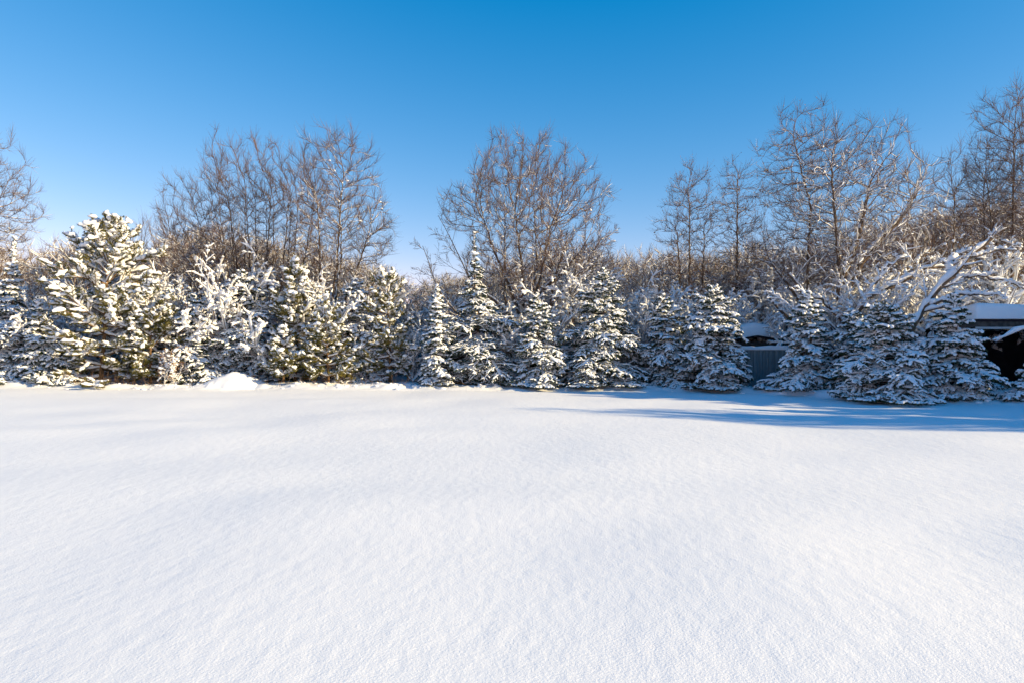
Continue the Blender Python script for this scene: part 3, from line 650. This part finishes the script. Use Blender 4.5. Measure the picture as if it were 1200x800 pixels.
def s_r2():
    o = [path([(0, 0, 0), (0.1, 0, 2.2), (0.3, 0, 4.6), (0.0, 0, 8), (-0.2, 0, 12)], 0.17, 0.015)]
    for z, az, el, l in [(2.4, 0, 30, 6.0), (2.8, 5, 42, 7.5), (3.4, 355, 50, 7.6), (4.2, 8, 58, 7.0), (2.3, 185, 40, 4.2), (4.2, 180, 55, 4.5), (5.5, 0, 65, 6.5), (3, 90, 60, 6), (3, 270, 60, 6.5), (3.6, 340, 72, 8.4), (1.6, 350, 20, 4.6)]:
        o.append(stem(0.12, 0, z, az, el, l * 0.84, 0.08, 0.04, wig=0.06))
    return o
crown_tree('broadleaf_tree', X(976, 30), 30, [(0.9, 7.9, 2.7, 3.2), (3.1, 7.9, 1.6, 1.9), (0.8, 5.4, 3.0, 1.5)], [[(0, 0, 0), (0.1, 0, 2.2), (0.3, 0, 4.6), (0.1, 0, 7), (-0.1, 0, 9.4)], [(0.2, 0, 3.2), (1.2, 0, 5.2), (3.0, 0, 7.2), (3.8, 0, 8.6)], [(0.2, 0, 2.6), (1.6, -0.2, 3.9), (3.4, -0.2, 5.2), (4.2, -0.2, 5.9)], [(0.3, 0, 4.2), (1.2, 0.2, 6.4), (1.8, 0.3, 9)], [(0.1, 0, 2.4), (-1.2, 0, 3.8), (-2.0, 0, 4.9)]], 'stout bare tree whose snowy limbs fan out towards the right', seed=33, natt=1500, fit=Z(142, 30), snow=1.9, zref=12, r_limb=0.15, cap=0.13, cover=(1, 0.7, 0.1))
def s_r3():
    return [path([(0, 0, 0), (0.4, 0, 1.8), (1.3, 0, 3.4), (2.4, 0, 4.6), (3.7, 0, 5.8)], 0.10, 0.05, 14), path([(2.0, 0, 4.2), (2.2, 0.2, 4.9), (2.9, 0.2, 5.4)], 0.06, 0.03),
            path([(2.1, 0, 4.3), (3.2, 0.1, 4.4), (4.4, 0.1, 4.2), (4.9, 0, 3.9)], 0.04, 0.02), path([(2.9, 0, 5.1), (4.2, 0.1, 5.4), (4.8, 0, 5.6)], 0.035, 0.015), path([(1.2, 0, 3.2), (2.3, -0.2, 3.7), (3.9, -0.2, 3.7)], 0.05, 0.02)]
bare('leaning_tree', X(1047, 25.6), 25.6, s_r3, 'broken leaning trunk buried in thick snow rising right above the shaded spruces', seed=34, n=(6, 5, 4), ratio=(0.22, 0.5, 0.5), snow=1.4, zref=50, cap=0.10, snow_base=0.018, m_=34)
def s_r4():
    return [path([(0, 0, 0), (0.3, 0, 2.4), (1.0, 0, 3.6), (2.2, 0, 4.2), (3.2, 0, 4.8), (4.2, 0, 4.9)], 0.10, 0.04, 14), path([(1.0, 0, 3.6), (1.9, 0.2, 4.9), (2.8, 0.2, 5.4)], 0.05, 0.02), path([(0.3, 0, 2.4), (-0.8, 0, 3.6), (-1.9, 0, 4.1)], 0.05, 0.02)]
bare('leaning_tree', X(985, 27.4), 27.4, s_r4, 'bent snow laden bough sweeping right below the stout fanning tree', seed=35, n=(6, 5, 4), ratio=(0.25, 0.5, 0.5), snow=1.3, zref=50, cap=0.11, snow_base=0.018, m_=34)
crown_tree('broadleaf_tree', X(1116, 36), 36, [(0, 8.8, 1.3, 3.4)], [[(0, 0, 0), (0.1, 0, 9.6)]], 'thin bare tree standing between the fanning tree and the right edge trees', seed=36, natt=330, fit=Z(168, 36), zref=10)
crown_tree('broadleaf_tree', X(1184, 32.5), 32.5, [(0, 10.6, 1.9, 4.2), (0.2, 6.6, 1.8, 2)], [[(0, 0, 0), (0.1, 0, 6), (0.2, 0, 12.4)], [(0.3, 0, 0.6), (0.8, 0, 6), (0.9, 0, 10)], [(-0.2, 0, 1), (-0.8, 0, 6), (-1.1, 0, 9.4)]], 'tallest bare tree at the right edge of the photo', seed=37, natt=900, fit=Z(90, 32.5), zref=11)
crown_tree('broadleaf_tree', X(1155, 33.5), 33.5, [(0, 8.9, 1.5, 3.2)], [[(0, 0, 0), (-0.1, 0, 9.5)], [(0.2, 0, 1), (0.6, 0, 7)]], 'shorter bare tree just left of the tallest right edge tree', seed=38, natt=480, fit=Z(155, 33.5), zref=10)
crown_tree('broadleaf_tree', X(1220, 31.5), 31.5, [(0, 9, 1.9, 3.6)], [[(0, 0, 0), (-0.1, 0, 9.5)]], 'bare tree half outside the right edge behind the shelter', seed=39, natt=600, fit=Z(120, 31.5), zref=10)
# snowy bough in front of the shelter opening
bare('leaning_sapling', X(1215, 23.2), 23.2, lambda: [path([(0.6, 0, 0), (0.5, 0, 2.6), (0.1, 0, 2.5), (-0.7, 0, 2.1), (-1.5, 0, 1.9)], 0.035, 0.012)], 'thin bent sapling whose snowy bough hangs across the shelter opening', seed=40, n=(3, 2, 2), ratio=(0.12, 0.4, 0.4), snow=2.2, zref=60, snow_base=0.02, ml=(0.05, 0.03, 0.02))

# ================================================================== snow laden shrubs behind the conifers
protos = []
for i, (k_, L_, e0, e1) in enumerate([(13, 4.6, 38, 80), (15, 5.2, 50, 84), (12, 4.0, 28, 70)]):
    r_ = bare('snowy_shrub', 0, -500 - i * 10, fan(k_, L_, 0.035, e0, e1, sp=0.5, trop=-0.01), 'proto', 'shrub', seed=60 + i, n=(6, 5, 3), ratio=(0.34, 0.5, 0.5), ang=(38, 42, 40), trop=(0.02, -0.03, -0.04), snow=2.1, zref=9, cover=(1, 1, 0.75, 0.35), twig='twig_dark', t0=0.2, snow_base=0.024, leaves=120)
    protos.append((r_, kids(r_)))
rng = np.random.default_rng(77)
spots = [ # px, Y, scale, label
 (70, 33, 1.0, 'snow laden shrub behind the gap left of the big pine'), (172, 33, 1.0, 'snow laden shrub right behind the big pine'), (208, 32.5, 1.05, 'arching snow laden shrub at the left foot of the stem clump'),
 (240, 33.4, 1.15, 'arching snow laden shrub above the snow mound'), (275, 33, 1.1, 'snow laden shrub in front of the upright clump stems'), (312, 33.3, 1.15, 'snow laden shrub left of the tall olive pine'),
 (352, 33.4, 1.0, 'snow laden shrub behind the tall olive pine'), (395, 32.4, 0.9, 'snow laden shrub at the foot of the fanning crowned tree'), (440, 33, 0.8, 'snow laden shrub behind the twin topped pine'),
 (485, 31.6, 0.62, 'low snow laden shrub left of the small narrow spruce'), (532, 32.6, 0.75, 'snow laden shrub between small narrow spruce and spire spruce'), (590, 32.2, 0.95, 'snow laden shrub right of the spire spruce'),
 (620, 31.9, 0.8, 'snow laden shrub at the foot of the big round crowned tree'), (665, 32.6, 1.05, 'snow laden shrub left of the broad sunlit topped spruce'), (700, 33.4, 1.05, 'snow laden shrub behind the broad sunlit topped spruce'),
 (742, 32.5, 0.95, 'snow laden shrub right of the broad sunlit topped spruce'), (780, 33, 0.95, 'snow laden shrub behind the shaded spruce'), (786, 33.8, 1.0, 'snow laden shrub below the leafy slim tree'),
 (865, 33.8, 1.0, 'snow laden shrub behind the small shed roof'), (962, 31.6, 0.9, 'snow laden shrub over the fence gap'), (990, 28.6, 0.85, 'snow laden shrub behind the right fence gap spruce'),
 (1000, 29, 1.0, 'snow laden shrub at the foot of the stout fanning tree'), (1045, 28, 0.95, 'snow laden shrub behind the wide blue shaded spruce'), (1090, 27.5, 0.9, 'snow laden shrub under the broken leaning trunk'),
 (1130, 32, 1.15, 'snow laden shrub behind the left end of the shelter'), (1180, 32, 1.2, 'snow laden shrub behind the shelter roof'), (1225, 31.5, 1.2, 'snow laden shrub behind the shelter at the photo edge'),
 (20, 34, 1.1, 'snow laden shrub behind the far left spruce'),
 (680, 35.2, 1.1, 'snow laden shrub behind the right side of the big round crown'), (736, 35.5, 1.05, 'snow laden shrub behind the gap right of the broad spruce'), (835, 35.6, 1.15, 'snow laden shrub between the paired slim trees'),
 (925, 35, 1.2, 'snow laden shrub behind the tall drooping tipped tree'), (1015, 33.2, 1.2, 'snow laden shrub behind the limbs of the stout fanning tree'), (1075, 32.2, 1.2, 'snow laden shrub behind the broken leaning trunk'),
 (525, 35.5, 0.8, 'low snow laden shrub in the gap left of the arching tree')]
for i, (px, Y, s, lab) in enumerate(spots):
    r_, ch = protos[i % 3]
    loc = (X(px, Y), Y, gz1(X(px, Y), Y) - 0.05); rz = rng.random() * 6.28; s = s * rng.uniform(0.93, 1.07)
    if i < 3: r_.location = loc; r_.rotation_euler = (0, 0, rz); r_.scale = (s, s, s); r_['label'] = lab; r_['group'] = 'snow laden shrubs behind the conifer row'
    else: copy_tree(r_, ch, loc, rz, s, lab, 'snow laden shrubs behind the conifer row')

# withered bush by the mound
bare('withered_bush', X(198, 29.8), 29.8, fan(14, 1.3, 0.012, 35, 85, sp=0.35), 'knee high withered bush with pinkish brown leaves left of the snow mound', 'bush', seed=70, n=(6, 4, 3), snow=1.4, zref=6, leaves=900, twig='twig_dark', snow_base=0.014, fine=0.004, ml=(0.05, 0.03, 0.02))

# ================================================================== the wood behind
protos = []
for i, (Ht, k_, sp_) in enumerate([(9, 5, 14), (8, 7, 20), (10, 3, 12), (7, 9, 26)]):
    r_ = crown_tree('bare_tree', 0, -600 - i * 10, [(0, Ht * 0.64, 0.9 + 0.055 * sp_, Ht * 0.34), (0, Ht * 0.35, 0.9 + 0.03 * sp_, Ht * 0.2)], [[(0.15 * j, 0.1 * j, 0), ((j - k_ / 6) * 0.5, 0.3 * (j % 2), Ht * 0.6)] for j in range(max(1, k_ // 3))], 'proto', seed=80 + i, natt=620, fit=Ht, snow=1.7, zref=12, r_limb=0.06, twig='twig_dark', r_tip=0.009, leaves=300, cover=(1.0, 0.8, 0.28), up=0.3, dens=1.4, tw=4)
    protos.append((r_, kids(r_)))
rng = np.random.default_rng(99); cnt = 0
top_of = lambda px: np.interp(px, [-60, 0, 60, 110, 170, 250, 420, 480, 520, 600, 690, 740, 800, 900, 1000, 1090, 1130, 1200, 1260], [262, 292, 290, 258, 288, 250, 290, 325, 322, 292, 276, 276, 288, 278, 262, 240, 240, 225, 220])
row = 0
for Y, step in ((38, 44), (43, 34), (50, 30), (60, 24)):
    px = -60 + row * 7
    while px < 1260:
        xx = X(px, Y) ; yy = Y + rng.uniform(-2, 2)
        r_, ch = protos[cnt % 4 if rng.random() < 0.6 else int(rng.integers(0, 4))]
        Ht = [9, 8, 10, 7][protos.index((r_, ch))]
        want = Z(top_of(px) + rng.uniform(-6, 34), yy); s = want / Ht
        lab = 'bare brown tree in the wood behind the garden trees'
        sc = (s * rng.uniform(0.85, 1.15), s * rng.uniform(0.85, 1.15), s)
        if cnt < 4:
            r_, ch = protos[cnt]; s = want / [9, 8, 10, 7][cnt]; r_.location = (xx, yy, 0.05); r_.scale = (s, s, s); r_['label'] = lab; r_['group'] = 'bare trees of the wood behind'
        else: copy_tree(r_, ch, (xx, yy, 0.05), rng.random() * 6.28, sc, lab, 'bare trees of the wood behind')
        cnt += 1; px += step * rng.uniform(0.7, 1.3)
    row += 1

# undergrowth of the wood: brush nobody could count
rng = np.random.default_rng(123)
B = 9000; yy = rng.uniform(34.5, 66, B); xx = rng.uniform(-0.86, 0.86, B) * yy
d = np.stack([rng.normal(0, 0.4, B), rng.normal(0, 0.4, B), np.ones(B)], -1)
P = march(np.stack([xx, yy, np.zeros(B)], -1), d, rng.uniform(1.5, 4.2, B), 6, -0.03, 0.1); Rr = rng.uniform(0.012, 0.022, B)[:, None] * np.linspace(1, 0.4, 6)
P2, R2 = sprout(P, Rr, 5, 0.3, 1.0, 45, 10, 0.35, 0.4, 4, 0.02, 0.1)
tag(build('undergrowth', [tubes(P, Rr, K=3), tubes(P2, np.maximum(R2, 0.008), K=3)], M['twig_dark']), 'brown brush filling the floor of the wood', kind='stuff')
tag(build('undergrowth_snow', [snow_on(P, Rr, 2.0, 0.95, 1, 0.025, 4), snow_on(P2, R2, 2.0, 0.9, 1, 0.022, 4)], M['snow']), 'snow caught in the brush of the wood', kind='stuff')

# ================================================================== trees beyond the right edge that shade the right hand row
def copy_of(root, x, y, rz, s, lab, grp):
    return copy_tree(root, kids(root), (x, y, gz1(x, y) - 0.05), rz, s, lab, grp)
spr = [o for o in bpy.data.objects if o.name.startswith('spruce_tree')]
for x, y, s, rz in [(24.5, 19.2, 1.7, 0.3), (27, 16.9, 1.8, 1.2), (31, 20, 2.1, 2.2), (22.5, 20.5, 1.6, 4), (34, 16, 2.0, 3)]:
    copy_of(spr[8], x, y, rz, s, 'large spruce beyond the right edge shading the right hand row', 'spruces beyond the right edge')
for x, y, s, rz in [(25, 12.2, 1.9, 1), (30.5, 12.9, 2.0, 2), (23, 15.0, 1.5, 0.5)]: copy_of(spr[5], x, y, rz, s, 'slender spruce beyond the right edge streaking the snow with shadow', 'slender spruces beyond the right edge')
bt = [o for o in bpy.data.objects if o.name.startswith('bare_tree')]
for x, y, s, rz, i in [(27, 11.2, 1.0, 0.3, 0), (31, 9.6, 1.1, 1.2, 2), (36, 13, 1.3, 2.2, 1), (24, 12.6, 0.9, 3, 2)]:
    copy_of(bt[i], x, y, rz, s, 'bare tree beyond the right edge streaking the snow with shadow', 'bare trees beyond the right edge')
